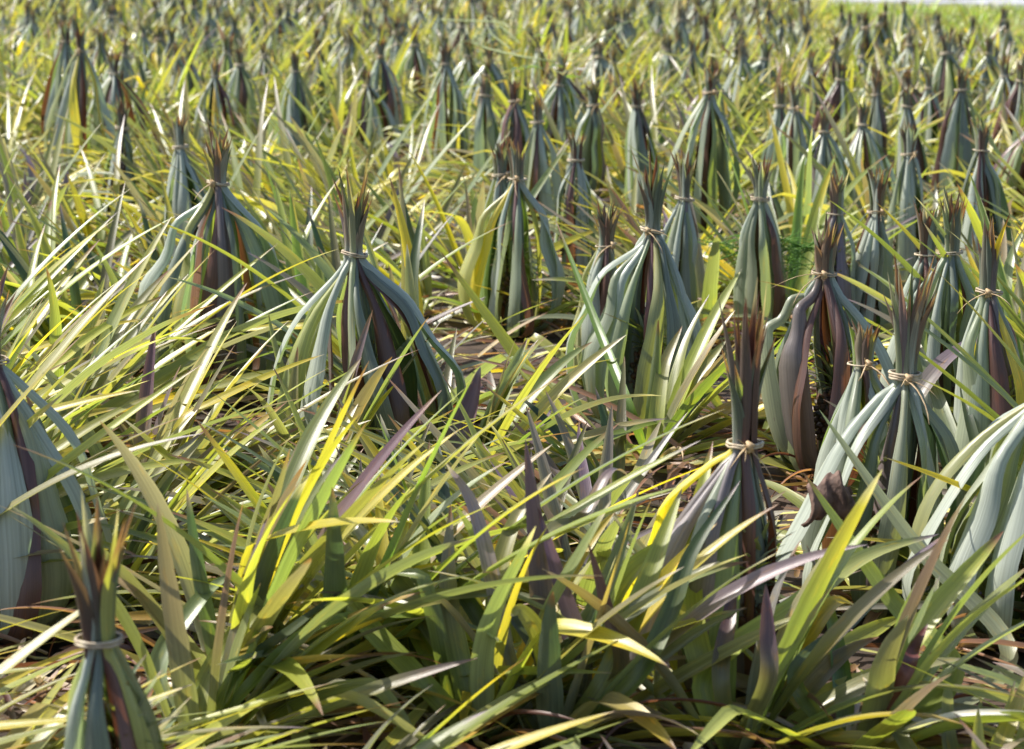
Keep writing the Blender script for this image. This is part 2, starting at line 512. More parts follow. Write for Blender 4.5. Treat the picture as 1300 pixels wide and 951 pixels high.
def make_loose(seed, lod, nl=26, tall=1.0, px_leaves=None, base=None):
    rnd = random.Random(seed)
    K, n = ((5, 24), (3, 14), (3, 8))[lod]
    g = Bag(); y = Bag(); d = Bag()
    hasy = False
    for i in range(nl):
        f = (i + .5) / nl                    # inner leaves stand, outer ones lie down
        az = i * 2.39996 + rnd.uniform(-.35, .35)
        if rnd.random() < .68: az = rnd.gauss(0, .55)
        e0 = 1.38 - 1.0 * f + rnd.uniform(-.15, .15)
        kind = rnd.choice(FLOP)
        if f < .25 and rnd.random() < .45: kind = rnd.choice(['purple', 'purple', 'mauve', 'dark', 'grey'])
        kink = (rnd.uniform(.45, .75), rnd.uniform(.5, 1.3)) if rnd.random() < .10 else None
        ln = rnd.uniform(.66, 1.08) * tall * (.75 + .35 * math.sin(math.pi * min(1, f * 1.2)))
        if f > .7 and rnd.random() < .4: kind = rnd.choice(['yellow', 'brown', 'straw', 'olive', 'yellow'])
        elif kind == 'yellow' and rnd.random() < .5: kind = 'olive'
        bag = y if kind == 'yellow' else g
        hasy |= kind == 'yellow'
        arc_leaf(bag, rnd, az, e0, rnd.uniform(.15, .95) * (.45 + f), ln, rnd.uniform(.042, .066), kind, K, n,
                 tip=rnd.choice(['brown', 'straw', 'brown', 'mauve']), roll=rnd.uniform(-.8, .8), sway=rnd.uniform(-.35, .35), kink=kink,
                 tipstart=rnd.uniform(.86, .98))
    if not hasy:
        arc_leaf(y, rnd, rnd.uniform(0, 6.28), .5, .9, .55, .045, 'yellow', K, n)
    dry_leaves(d, rnd, (8, 5, 2)[lod], 3, n)
    for spec in (px_leaves or []):
        kind, wpx, Y0, Y1, pts, roll, tip = spec
        P = [np.array([0, 0, .02])]
        m = len(pts)
        for i, (px, py) in enumerate(pts):
            P.append(at_d(px, py, Y0 + (Y1 - Y0) * (i / max(1, m - 1))) - base)
            P[-1][2] = max(P[-1][2], .02)
        Pn = catmull(P, 30)
        T, S, Nn = frames(Pn, np.array([0.0, -.75, .65]))
        S, Nn = rollf(S, Nn, np.full(30, roll) * np.linspace(.3, 1, 30))
        t = np.linspace(0, 1, 30)
        w = wpx * 1.3 * Y0 / F
        bag = y if kind == 'yellow' else g
        bag.add(Pn, S, Nn, wprof(t, w, .9, .45, .8), np.full(30, .3), 5, colours(kind, t, rnd, tip, rnd.uniform(.88, .95), .15))
    return g.mesh('green_leaves'), y.mesh('yellow_leaves'), d.mesh('dry_leaves')


def loose_obj(meshes):
    root = link('loose_pineapple_plant', None)
    for m, nm in zip(meshes, ('green_leaves', 'yellow_leaves', 'dry_leaves')):
        link(nm, m, root)
    return root


# ------------------------------------------------------------------ tied plants, read off the photograph
# band px, band py, band height, bulge radius, tuft, style, knot, label, landmark phrase
HERO = [
    (450, 322, .68, .25, .19, 'mix', False, 'large tied sheaf with maroon tuft and open sides, front and left of centre', 'the large maroon-tufted sheaf'),
    (277, 232, .76, .235, .15, 'dark', False, 'bulky tied sheaf with a broad dark purple leaf down its middle', 'the sheaf with the purple middle leaf'),
    (229, 187, .64, .15, .12, 'blue', False, 'narrow blue-green tied sheaf just behind the purple-leaved one on the left', 'the narrow blue-green left sheaf'),
    (155, 163, .55, .09, .14, 'dark', False, 'slim dark sheaf with a brown tuft right of the tall left pair', 'the slim dark left sheaf'),
    (102, 64, .85, .21, .14, 'yel', False, 'tall tied sheaf with one yellow-edged leaf at the far left', 'the tall yellow-edged left sheaf'),
    (84, 52, .85, .16, .12, 'blue', False, 'dark-cored sheaf standing half behind the tall yellow-edged one', None),
    (828, 292, .66, .165, .20, 'mix', True, 'tied sheaf with raffia knot and long pale leaves right of centre', 'the raffia-knotted centre sheaf'),
    (945, 563, .58, .06, .26, 'dark', False, 'dark maroon sheaf with tall open tuft and white band in the right foreground', 'the dark maroon front sheaf'),
    (1046, 347, .62, .16, .13, 'dark', True, 'sheaf with raffia bow and purple leaves, middle right', 'the bow-tied purple right sheaf'),
    (1095, 460, .56, .15, .08, 'yel', True, 'short sheaf with an orange and green bent tip in its tie', 'the orange-tipped short sheaf'),
    (1149, 478, .58, .17, .22, 'blue', True, 'pale blue-green sheaf with frayed string knot at the right', 'the frayed-knot pale sheaf'),
    (1207, 320, .64, .15, .16, 'blue', False, 'wide blue-grey sheaf right of the bow-tied purple one', 'the wide blue-grey right sheaf'),
    (1176, 322, .60, .11, .14, 'dark', False, 'dark-stemmed sheaf pressed against the wide blue-grey one', None),
    (1256, 370, .62, .13, .17, 'yel', True, 'sheaf with dark upright blades near the right edge', 'the dark-bladed right-edge sheaf'),
    (125, 812, .50, .10, .18, 'yel', False, 'sheaf with cream rubber band and reddish tips in the bottom left corner', 'the bottom left banded sheaf'),
    (-10, 455, .66, .25, .15, 'blue', False, 'blue-green sheaf cut by the left edge, lower half', 'the blue-green left-edge sheaf'),
    (1345, 480, .62, .24, .15, 'blue', False, 'silvery broad-leaved sheaf cut by the right edge', 'the silvery right-edge sheaf'),
    (636, 221, .62, .13, .12, 'blue', True, 'left twin of two sheaves joined by straw string, centre', None),
    (657, 226, .64, .17, .13, 'yel', True, 'right twin of two sheaves, with yellow outer leaf and straw string', 'the twin string-tied sheaves'),
    (902, 117, .80, .15, .11, 'blue', False, 'tall bell-shaped sheaf with rolled pale leaves, upper right of centre', 'the tall bell-shaped sheaf'),
    (1220, 114, .72, .15, .11, 'dark', False, 'broad dark sheaf near the upper right with near-black middle', 'the broad near-black sheaf'),
    (1246, 190, .66, .12, .11, 'blue', False, 'pale-bladed sheaf under the near-black one, upper right', 'the pale-bladed upper right sheaf'),
    (1154, 195, .62, .09, .12, 'blue', False, 'upright grey-green sheaf left of the pale-bladed one', None),
    (965, 253, .58, .11, .14, 'mix', False, 'sheaf with split dark tuft and white band, right of centre', 'the split-tufted sheaf'),
    (869, 252, .60, .11, .15, 'blue', False, 'blue-green sheaf with white band behind the raffia-knotted one', None),
    (1113, 268, .56, .11, .15, 'mix', False, 'small sheaf with spiky brown tuft above the orange-tipped one', 'the spiky brown-tufted sheaf'),
    (1061, 270, .56, .10, .13, 'dark', False, 'small dark sheaf behind the bow-tied purple one', None),
    (808, 135, .62, .10, .13, 'mix', False, 'sheaf with green upright tuft, upper centre', 'the green-tufted upper sheaf'),
    (753, 133, .60, .11, .12, 'mix', False, 'grey sheaf with brown tuft left of the green-tufted one', None),
    (731, 203, .58, .09, .11, 'dark', False, 'slight dark sheaf right of the twin sheaves', None),
    (682, 155, .62, .11, .12, 'blue', False, 'straight-tufted sheaf with maroon blade behind the twins', 'the maroon-bladed sheaf'),
    (653, 128, .62, .13, .11, 'dark', False, 'umbrella-shaped sheaf with purple tuft, upper centre', 'the umbrella-shaped sheaf'),
    (616, 121, .62, .10, .11, 'blue', False, 'neat blue-green sheaf left of the umbrella-shaped one', None),
    (566, 81, .72, .16, .13, 'blue', False, 'wide sheaf with a dark slit down its front, upper left of centre', 'the dark-slit wide sheaf'),
    (483, 72, .70, .15, .12, 'mix', False, 'sheaf with a long leaf slanting right, upper left of centre', 'the slant-leaved sheaf'),
    (375, 90, .70, .17, .12, 'mix', False, 'spread sheaf with brown inner leaves, upper left', 'the spread upper left sheaf'),
    (990, 135, .60, .10, .12, 'mix', False, 'left of two close sheaves above the split-tufted one', None),
    (1009, 137, .62, .13, .12, 'blue', False, 'right of two close sheaves above the split-tufted one', 'the close pair of sheaves'),
    (1113, 119, .62, .09, .13, 'yel', False, 'thin yellow-green sheaf between the close pair and the near-black one', 'the thin yellow-green sheaf'),
    (1152, 135, .60, .10, .10, 'yel', False, 'small sheaf with orange tuft left of the near-black one', None),
    (769, 310, .52, .10, .12, 'mix', True, 'low sheaf with frayed straw left of the raffia-knotted one', None),
]
EXTRA = {-10: [(-.3, .28, .25, .09, 'blue'), (-.7, .25, .3, .09, 'grey'), (-1.1, .24, .25, .085, 'blue'), (.1, .3, .2, .08, 'blue'), (-.9, .2, .15, .08, 'mid')],
         450: [(-.18, .30, .46, .095, 'blue'), (-.45, .27, .40, .09, 'dark'), (3.3, .30, .2, .07, 'blue'), (3.6, .24, .25, .07, 'lime'), (-1.0, .2, .3, .07, 'maroon')],
         277: [(3.4, .27, .5, .09, 'blue'), (3.9, .2, .4, .08, 'olive'), (-.25, .30, .3, .10, 'blue'), (-.5, .25, .35, .09, 'grey'), (-1.35, .16, .3, .10, 'purple')],
         828: [(3.25, .26, .42, .08, 'blue'), (3.6, .22, .4, .07, 'grey'), (-.3, .18, .3, .08, 'blue'), (-1.4, .14, .3, .08, 'maroon')],
         945: [(3.2, .26, .22, .07, 'purple'), (3.5, .30, .1, .06, 'mauve'), (3.0, .22, .3, .075, 'lime'), (3.9, .2, .15, .07, 'purple'), (3.7, .25, .2, .07, 'grey'),
               (2.8, .3, .3, .06, 'yellow'), (4.2, .15, .2, .07, 'mid')],
         1345: [(3.3, .32, .28, .075, 'blue'), (3.5, .27, .24, .08, 'grey'), (3.8, .28, .3, .07, 'blue'), (3.05, .29, .34, .07, 'olive'), (4.1, .24, .3, .075, 'blue')],
         1149: [(3.4, .28, .2, .09, 'blue'), (3.7, .24, .25, .09, 'blue'), (-.4, .2, .3, .08, 'grey')],
         1046: [(3.3, .2, .7, .09, 'grey'), (3.8, .16, .6, .11, 'purple'), (-.3, .2, .4, .08, 'blue')],
         657: [(3.5, .22, .35, .08, 'lime'), (-.3, .2, .35, .09, 'blue')], 902: [(-.3, .19, .4, .09, 'blue'), (3.5, .2, .5, .08, 'grey')]}
SMALL = [(578, 40), (509, 59), (594, 72), (625, 81), (719, 98), (692, 64), (753, 64), (803, 27), (722, 13), (494, 15), (453, 3), (564, 3),
         (615, 17), (790, 3), (925, 32), (930, 64), (957, 76), (999, 32), (1027, 89), (1093, 62), (1152, 59), (1166, 62), (1256, 76), (1179, 98),
         (1074, 20), (1117, 20), (1199, 37), (1225, 58), (1283, 40), (1283, 98), (891, 13), (960, 13), (1021, 13), (340, 12), (370, 8), (419, 7),
         (205, 10), (178, 3), (128, 5), (300, 1), (5, 18), (1065, 105), (1090, 150), (700, 110), (850, 60), (1045, 160), (1290, 150)]

tied_pos, marks = [], []
for i, (px, py, hb, rb, tf, st, kn, lab, mk) in enumerate(HERO):
    p = at_z(px, py, hb)
    rnd = random.Random(100 + i)
    lean = (rnd.uniform(-.05, .05), rnd.uniform(-.05, .05))
    lod = 0 if p[1] < 10 else 1
    o = make_tied(200 + i, hb, rb, tf, st, lod, kn, fruit=p[1] < 12, nskirt=8 if p[1] < 12 else 6, lean=lean, extra=EXTRA.get(px, ()))
    o.location = (p[0] - lean[0], p[1] - lean[1], 0)
    tag(o, lab, CAT_T, 'pineapple plants tied into sheaves')
    tied_pos.append((p[0], p[1]))
    if mk: marks.append((mk, px, py, p[0], p[1]))

# a few templates for the rows behind
TT = []
for k in range(10):
    st = ['blue', 'mix', 'dark', 'yel', 'blue', 'blue', 'blue', 'yel', 'mix', 'blue'][k]
    TT.append((make_tied(400 + k, .64, random.Random(k).uniform(.15, .24), .12, st, 1 if k < 4 else 2, False, False, 4 if k < 4 else 3), st))
used_t = [False] * len(TT)
LOOK = {'blue': 'blue-green', 'mix': 'grey and olive', 'dark': 'dark maroon', 'yel': 'yellow-streaked'}
seen = {}


def rel(px, py, X, Y, lead, group_far=None):
    """label relative to the nearest landmarks of the photograph"""
    ms = sorted(marks, key=lambda m: (m[3] - X) ** 2 + ((m[4] - Y) * .6) ** 2)
    m = ms[0]
    dx, dy = X - m[3], Y - m[4]
    if abs(dx) > abs(dy) * .7: w = 'left of' if dx < 0 else 'right of'
    else: w = 'behind' if dy > 0 else 'in front of'
    cands = [f'{lead} {w} {m[0]}']
    for q in ms[1:9]:
        cands.append(f'{lead} {w} {m[0]}, towards {q[0]}')
    for q in ms[1:9]:
        cands.append(f'{lead} between {m[0]} and {q[0]}')
    cands = [c for c in cands if len(re.split(r'[ -]+', c)) <= 16]
    lab = min(cands, key=lambda c: seen.get(c, 0))
    seen[lab] = seen.get(lab, 0) + 1
    return lab


def place_tied(i, X, Y, hscale, far):
    rnd = random.Random(7000 + i)
    k = rnd.randrange(0, 4) if Y < 17 else rnd.randrange(4, 10)
    src, st = TT[k]
    if used_t[k]: o = copy_tree(src)
    else: o = src; used_t[k] = True
    o.location = (X, Y, 0); o.rotation_euler = (Matrix.Rotation(rnd.gauss(0, .07), 3, 'Y') @ Matrix.Rotation(rnd.gauss(0, .06), 3, 'X') @ Matrix.Rotation(rnd.uniform(0, 6.28), 3, 'Z')).to_euler()
    s = hscale * rnd.uniform(.88, 1.08); o.scale = (s * rnd.uniform(.7, 1.25), s * rnd.uniform(.7, 1.25), s)
    px, py = to_px((X, Y, .6))
    if far:
        zone = 'far left' if px < 330 else 'left centre' if px < 650 else 'right centre' if px < 975 else 'far right'
        row = 'back rows' if Y > 27 else 'middle rows'
        lab = f'small {LOOK[st]} tied sheaf in the {row}, {zone} of the field'
    else:
        lab = rel(px, py, X, Y, f'{LOOK[st]} tied sheaf')
    tag(o, lab, CAT_T, f'small tied sheaves in the distant rows' if far else 'pineapple plants tied into sheaves')
    tied_pos.append((X, Y))


idx = 0
for px, py in SMALL:
    p = at_z(px, py, .62)
    place_tied(idx, p[0], p[1], .98, p[1] > 19); idx += 1
rnd = random.Random(31)
n_target = 292
far_candidates = []
for iy in range(200):
    Y = 13.5 + iy * .62
    if Y > 38: break
    hw = Y * .25
    x = -hw + rnd.uniform(0, .6)
    while x < hw:
        x += rnd.uniform(.55, .95)
        far_candidates.append((x, Y + rnd.uniform(-.25, .25)))


def green_strip(X, Y):
    """true where the field has given way to grass near the road"""
    return X > max(2.4, .135 * Y) and Y > max(20.5, 33 - (X - 2.4) * 2.9)


far_candidates = [c for c in far_candidates if not green_strip(*c) and all((c[0] - q[0]) ** 2 + (c[1] - q[1]) ** 2 > .5 ** 2 for q in tied_pos)]
rnd.shuffle(far_candidates)
take = far_candidates[:n_target - len(tied_pos)]
take.sort(key=lambda c: c[1])
for c in take:
    place_tied(idx, c[0], c[1], rnd.uniform(.85, 1.1), c[1] > 19); idx += 1
rest_tied = [c for c in far_candidates[n_target - len(HERO) - len(SMALL):] if c[1] > 16][::2]

# ------------------------------------------------------------------ foreground plants with their own blades
# kind, width px, Y at base, Y at tip, pixel path, roll, tip colour
FG = [
    ((700, 965), 4.55, 'front clump of upright purple and olive blades at bottom centre', [
        ('purple', 27, 4.6, 4.75, [(694, 850), (683, 700), (667, 558)], .1, 'purple'),
        ('purple', 21, 4.55, 4.7, [(742, 855), (712, 740), (683, 645)], .5, 'maroon'),
        ('purple', 19, 4.5, 4.5, [(785, 860), (768, 770), (747, 690)], -.3, 'maroon'),
        ('mauve', 19, 4.6, 4.8, [(650, 850), (625, 730), (600, 640), (566, 588)], .4, 'straw'),
        ('dark', 17, 4.6, 4.8, [(690, 850), (640, 770), (590, 710)], -.6, 'maroon'),
        ('olive', 22, 4.5, 4.5, [(698, 870), (685, 810), (662, 776), (648, 782)], .2, 'straw'),
        ('olive', 26, 4.5, 4.7, [(760, 880), (810, 770), (840, 690), (866, 620)], .3, 'mauve'),
        ('lime', 24, 4.7, 4.8, [(740, 850), (790, 740), (850, 690), (930, 650)], .3, 'straw'),
        ('mauve', 20, 4.7, 4.9, [(690, 700), (740, 660), (775, 600), (800, 605)], .8, 'straw'),
        ('dark', 22, 4.45, 4.6, [(800, 870), (850, 780), (880, 700), (940, 610)], .3, 'mauve'),
        ('grey', 22, 4.6, 4.8, [(715, 860), (770, 740), (812, 620)], -.2, 'mauve'),
        ('olive', 24, 4.6, 4.9, [(650, 860), (630, 760), (655, 660), (700, 600)], .3, 'straw')]),
    ((600, 960), 4.6, 'front clump of long olive blades leaning left at bottom centre', [
        ('dark', 19, 4.7, 5.0, [(640, 850), (580, 740), (516, 622)], .4, 'maroon'),
        ('lime', 28, 4.8, 5.2, [(575, 850), (620, 730), (672, 622)], .2, 'lime'),
        ('grey', 28, 4.7, 5.2, [(590, 860), (500, 730), (425, 635)], .2, 'brown'),
        ('lime', 24, 4.7, 5.1, [(560, 860), (510, 775), (433, 685)], -.2, 'brown'),
        ('mid', 26, 4.8, 5.1, [(540, 850), (535, 720), (545, 560)], .1, 'brown'),
        ('olive', 24, 4.8, 5.1, [(500, 850), (490, 740), (478, 590)], .2, 'brown'),
        ('olive', 26, 4.7, 5.0, [(560, 870), (470, 800), (330, 600)], .2, 'brown'),
        ('lime', 24, 4.6, 4.9, [(540, 870), (440, 760), (380, 650)], .3, 'brown'),
        ('mid', 26, 4.6, 4.8, [(590, 870), (570, 760), (572, 640)], .1, 'brown'),
        ('lime', 24, 4.8, 5.1, [(520, 860), (505, 730), (520, 640)], .1, 'brown')]),
    ((250, 960), 4.5, 'front clump of yellow-green blades arching right at lower left', [
        ('grey', 23, 4.6, 4.8, [(200, 857), (250, 767), (300, 723)], .2, 'brown'),
        ('lime', 25, 4.6, 4.9, [(267, 857), (350, 760), (445, 714)], .3, 'brown'),
        ('dark', 16, 4.5, 4.7, [(300, 857), (370, 800), (440, 745)], .5, 'mauve'),
        ('mid', 17, 4.5, 4.8, [(330, 857), (420, 790), (560, 786), (655, 820)], .7, 'brown')]),
    ((130, 900), 4.9, 'clump with pale-tipped arching blades beside the bottom left sheaf', [
        ('lime', 20, 5.0, 5.3, [(143, 790), (233, 693), (290, 660), (345, 657)], .7, 'straw'),
        ('olive', 20, 5.0, 5.4, [(160, 780), (240, 672), (350, 592)], .9, 'straw'),
        ('green', 18, 5.0, 5.4, [(160, 807), (267, 727), (385, 677)], .3, 'brown'),
        ('lime', 18, 5.0, 5.3, [(150, 830), (240, 755), (355, 700)], .3, 'straw'),
        ('yellow', 20, 5.0, 5.2, [(250, 790), (317, 770), (395, 766)], .4, 'brown')]),
    ((30, 690), 5.7, 'spreading clump of long arching blades at the left edge', [
        ('green', 22, 5.9, 6.3, [(100, 657), (220, 605), (300, 552)], .4, 'brown'),
        ('olive', 21, 6.0, 6.5, [(20, 535), (168, 447), (235, 431), (303, 450)], .9, 'brown'),
        ('yellow', 17, 6.0, 6.3, [(90, 556), (202, 509), (303, 492)], .5, 'brown'),
        ('mid', 20, 6.0, 6.4, [(90, 560), (235, 462), (322, 407)], .3, 'brown'),
        ('lime', 17, 5.8, 6.3, [(130, 640), (286, 559), (370, 536), (432, 524)], .7, 'straw'),
        ('grey', 26, 5.8, 6.0, [(40, 600), (70, 540), (112, 478)], -.4, 'straw')]),
    ((930, 965), 4.5, 'front clump with a long pale-edged blade sweeping right', [
        ('lime', 26, 4.55, 4.9, [(896, 857), (1016, 767), (1100, 707), (1192, 678)], .3, 'mauve'),
        ('purple', 20, 4.4, 4.45, [(973, 870), (974, 800), (972, 742)], .1, 'purple'),
        ('olive', 30, 4.6, 4.9, [(880, 800), (880, 690), (905, 560)], .3, 'brown'),
        ('purple', 20, 4.5, 4.7, [(915, 860), (925, 790), (933, 720)], .2, 'purple')]),
    ((1080, 965), 4.5, 'front clump with dark pointed spikes at bottom right', [
        ('dark', 17, 4.5, 4.8, [(1009, 860), (1083, 790), (1150, 722)], .5, 'mauve'),
        ('maroon', 16, 4.4, 4.5, [(1146, 862), (1160, 825), (1178, 792)], .3, 'mauve'),
        ('mid', 24, 4.6, 4.9, [(1210, 860), (1130, 760), (1020, 600)], .2, 'brown'),
        ('yellow', 24, 4.6, 4.8, [(1000, 860), (1030, 800), (1060, 765), (1085, 768)], .3, 'straw'),
        ('grey', 20, 4.9, 5.3, [(1280, 840), (1160, 690), (1040, 520)], .1, 'grey')]),
    ((585, 700), 6.0, 'clump with a broad purple and green blade right of the large sheaf', [
        ('purple', 30, 6.0, 6.1, [(572, 590), (594, 522), (610, 466)], .3, 'mauve'),
        ('mid', 20, 6.0, 6.2, [(520, 640), (540, 560), (553, 500)], .1, 'brown'),
        ('mauve', 11, 5.9, 6.3, [(640, 640), (680, 560), (705, 510)], .6, 'mauve'),
        ('mid', 22, 5.9, 6.3, [(660, 610), (740, 570), (815, 540), (870, 535)], .5, 'straw')]),
    ((820, 640), 6.4, 'clump with a thin dark blade slanting across the raffia-knotted sheaf', [
        ('green', 11, 6.3, 6.9, [(800, 520), (756, 408), (705, 278)], .4, 'brown'),
        ('olive', 17, 6.2, 6.4, [(830, 560), (842, 470), (866, 414)], .2, 'brown'),
        ('brown', 6, 6.2, 6.5, [(867, 573), (770, 512), (668, 472), (567, 448)], .2, 'maroon'),
        ('lime', 22, 6.5, 6.9, [(740, 600), (690, 500), (560, 320)], .2, 'brown')]),
    ((400, 690), 5.9, 'low clump of short lime blades before the large sheaf', [
        ('lime', 17, 6.0, 6.1, [(380, 600), (372, 520), (378, 440)], .2, 'brown'),
        ('grey', 20, 6.0, 6.1, [(360, 620), (358, 540), (366, 455)], .2, 'straw'),
        ('lime', 14, 5.9, 6.1, [(440, 660), (470, 600), (480, 540)], .2, 'brown')]),
    ((1240, 700), 5.6, 'clump with a purple-backed blade arching above the right foreground', [
        ('mauve', 22, 5.9, 6.3, [(1150, 560), (1190, 470), (1250, 430), (1285, 428)], .8, 'straw'),
        ('grey', 20, 5.7, 6.2, [(1235, 640), (1195, 520), (1160, 420)], .1, 'brown'),
        ('dark', 12, 5.7, 5.9, [(1245, 600), (1230, 530), (1218, 485)], .3, 'purple'),
        ('mid', 15, 5.6, 5.8, [(1100, 720), (1083, 672), (1130, 650), (1172, 645)], .4, 'brown')]),
]
loose_pos = []
FG = [((pb, Y, lab, lv) if Y > 4.7 else (pb, Y - .5, lab, [(k, w_, a - .5, b_ - .5, pp, ro, tp) for k, w_, a, b_, pp, ro, tp in lv])) for pb, Y, lab, lv in FG]
for i, ((bx, by), Y, lab, leaves) in enumerate(FG):
    b = at_d(bx, by, Y); b[2] = 0
    o = loose_obj(make_loose(900 + i, 0, 20, .64, leaves, b))
    o.location = tuple(b)
    tag(o, lab, CAT_U, 'untied pineapple plants between the sheaves')
    loose_pos.append((b[0], b[1]))

# ------------------------------------------------------------------ the untied plants
LT = []
for k in range(14):
    LT.append(loose_obj(make_loose(600 + k, 0 if k < 6 else (1 if k < 10 else 2), 22 if k < 10 else 18)))
used_l = [False] * 14
cand = []
rnd = random.Random(77)
y = 3.0
while y < 39.5:
    step = .265 if 4.2 < y < 5 else .32 if y <= 4.2 else .40 if y < 9 else (.46 if y < 20 else .58)
    hw = y * .2364 + .55
    x = -hw + rnd.uniform(0, .4)
    while x < hw:
        cx_, cy_ = x + rnd.uniform(-.1, .1), y + rnd.uniform(-.1, .1)
        ok = all((cx_ - a) ** 2 + (cy_ - b) ** 2 > .24 ** 2 for a, b in tied_pos if abs(b - cy_) < .5)
        ok = ok and all((cx_ - a) ** 2 + (cy_ - b) ** 2 > .30 ** 2 for a, b in loose_pos[:len(FG)])
        if y < 9.5: ok = ok and not any(-.9 < cy_ - b < 0 and abs(cx_ - a * cy_ / b) < .30 for a, b in tied_pos[:len(HERO)])
        ppx = to_px((cx_, cy_, 0))[0]
        if 4.15 < cy_ < 4.6 and 890 < ppx < 1000: ok = False
        if cy_ < 4.0 and 470 < ppx < 1010 and rnd.random() < .4: ok = False
        if ok and not green_strip(cx_, cy_): cand.append((cx_, cy_))
        x += step
    y += step * .95
cand.sort(key=lambda c: c[1])
ind, far_l = cand[:285], cand[285:]
ADJ = ['floppy yellow-green', 'olive', 'purple-tipped', 'grey-green', 'bright lime', 'dull green', 'half-yellowed', 'bronze-tipped', 'pale-tipped', 'dusty green',
       'tangled', 'thin-bladed', 'broad-bladed', 'drying']
for i, (X, Y) in enumerate(ind):
    r2 = random.Random(5000 + i)
    k = r2.randrange(0, 6) if Y < 9.5 else r2.randrange(6, 10)
    o = LT[k]
    if used_l[k]: o = copy_tree(o)
    used_l[k] = True
    o.location = (X, Y, 0)
    px, py = to_px((X, Y, .3))
    low = 1.0
    for (hx, hy) in tied_pos[:len(HERO)]:
        if -1.5 < Y - hy < -.1 and abs(X - hx * Y / hy) < .42: low = min(low, .34 + .34 * min(1, (hy - Y) / 1.25))
    if px < 420 and py > 430: dirn = r2.gauss(.1, .35)
    elif py > 600 and px > 800: dirn = r2.choice([r2.gauss(.2, .4), r2.gauss(3.1, .5)])
    elif px < 860: dirn = r2.gauss(3.25, .45)
    else: dirn = r2.choice([r2.gauss(.1, .6), r2.gauss(3.1, .6), r2.uniform(0, 6.28)])
    bias = 0
    o.rotation_euler = (Matrix.Rotation(bias + r2.uniform(-.15, .15), 3, 'Y') @ Matrix.Rotation(r2.uniform(-.12, .12), 3, 'X')
                        @ Matrix.Rotation(dirn, 3, 'Z')).to_euler()
    for (hx, hy) in loose_pos:
        if -.7 < Y - hy < -.02 and abs(X - hx * Y / hy) < .2: low = min(low, .62)
    if Y < 3.8: low = min(low, .5)
    if 4.4 < Y < 6.4 and 520 < px < 800: low = min(low, .72)
    if Y > 12: low *= .80
    elif Y > 7: low *= .90
    s = r2.uniform(.85, 1.08) * (.6 + .4 * low); o.scale = (s, s, s * r2.uniform(.8, 1.02) * low)
    px, py = to_px((X, Y, .3))
    tag(o, rel(px, py, X, Y, f'loose plant'), CAT_U, 'untied pineapple plants between the sheaves')
for k in range(14):
    if not used_l[k]:
        for ch in list(LT[k].children): bpy.data.objects.remove(ch)
        bpy.data.objects.remove(LT[k])


# rest of the field, past the countable ones: one object of each kind
def bulk(name, places, meshes_list, scale, label, group, seed):
    rnd = random.Random(seed)
    Vs, Fs, UVs, Cs, off = [], [], [], [], 0
    data = []
    for ms in meshes_list:
        vv, ff, uu, cc, o = [], [], [], [], 0
        for me in ms:
            v = np.empty(len(me.vertices) * 3, np.float32); me.vertices.foreach_get('co', v)
            f = np.empty(len(me.loops), np.int32); me.loops.foreach_get('vertex_index', f)
            uvl = np.empty(len(me.loops) * 2, np.float32); me.uv_layers['uv'].data.foreach_get('uv', uvl)
            c = np.empty(len(me.vertices) * 4, np.float32); me.attributes['col'].data.foreach_get('color', c)
            pu = np.zeros((len(me.vertices), 2), np.float32); pu[f] = uvl.reshape(-1, 2)
            vv.append(v.reshape(-1, 3)); ff.append(f.reshape(-1, 4) + o); uu.append(pu); cc.append(c.reshape(-1, 4)); o += len(me.vertices)
        data.append((np.concatenate(vv), np.concatenate(ff), np.concatenate(uu), np.concatenate(cc)))
    bag = Bag()
    for (X, Y) in places:
        v, f, u, c = data[rnd.randrange(len(data))]
        a = rnd.uniform(0, 6.28); s = rnd.uniform(*scale)
        ca, sa = math.cos(a) * s, math.sin(a) * s
        w = np.stack([v[:, 0] * ca - v[:, 1] * sa + X, v[:, 0] * sa + v[:, 1] * ca + Y, v[:, 2] * s], 1)
        cc = c.copy(); cc[:, :3] *= rnd.uniform(.85, 1.15)
        bag.v.append(w); bag.f.append(f + bag.n); bag.uv.append(u); bag.c.append(cc); bag.n += len(v)
    o = link(name, bag.mesh(name))
    tag(o, label, 'pineapple plants', group, 'stuff')
    return o


if far_l:
    bulk('distant_pineapple_plants', far_l, [make_loose(700 + k, 2, 20, .95) for k in range(8)], (.75, 1.0),
         'mass of untied pineapple leaves filling the far part of the field', None, 3)
if rest_tied:
    bulk('distant_tied_plants', rest_tied, [tied_meshes(800 + k, .62, .17, .11, ['blue', 'mix', 'blue', 'blue', 'yel', 'blue'][k], 2, 3) for k in range(6)],
         (.85, 1.08), 'mass of tied pineapple sheaves in the furthest rows', None, 4)

# ------------------------------------------------------------------ ground, litter, grass, road
def grid_mesh(name, x0, x1, y0, y1, nx, ny, mat, zf):
    V = [(x0 + (x1 - x0) * i / nx, y0 + (y1 - y0) * j / ny, 0) for j in range(ny + 1) for i in range(nx + 1)]
    V = [(a, b, zf(a, b)) for a, b, _ in V]
    Fc = [(j * (nx + 1) + i, j * (nx + 1) + i + 1, (j + 1) * (nx + 1) + i + 1, (j + 1) * (nx + 1) + i) for j in range(ny) for i in range(nx)]
    me = bpy.data.meshes.new(name); me.from_pydata(V, [], Fc); me.update(); me.materials.append(mat)
    return me


g = link('ground', grid_mesh('ground', -300, 300, -60, 700, 60, 60, M_SOIL, lambda a, b: 0))
tag(g, kind='structure')

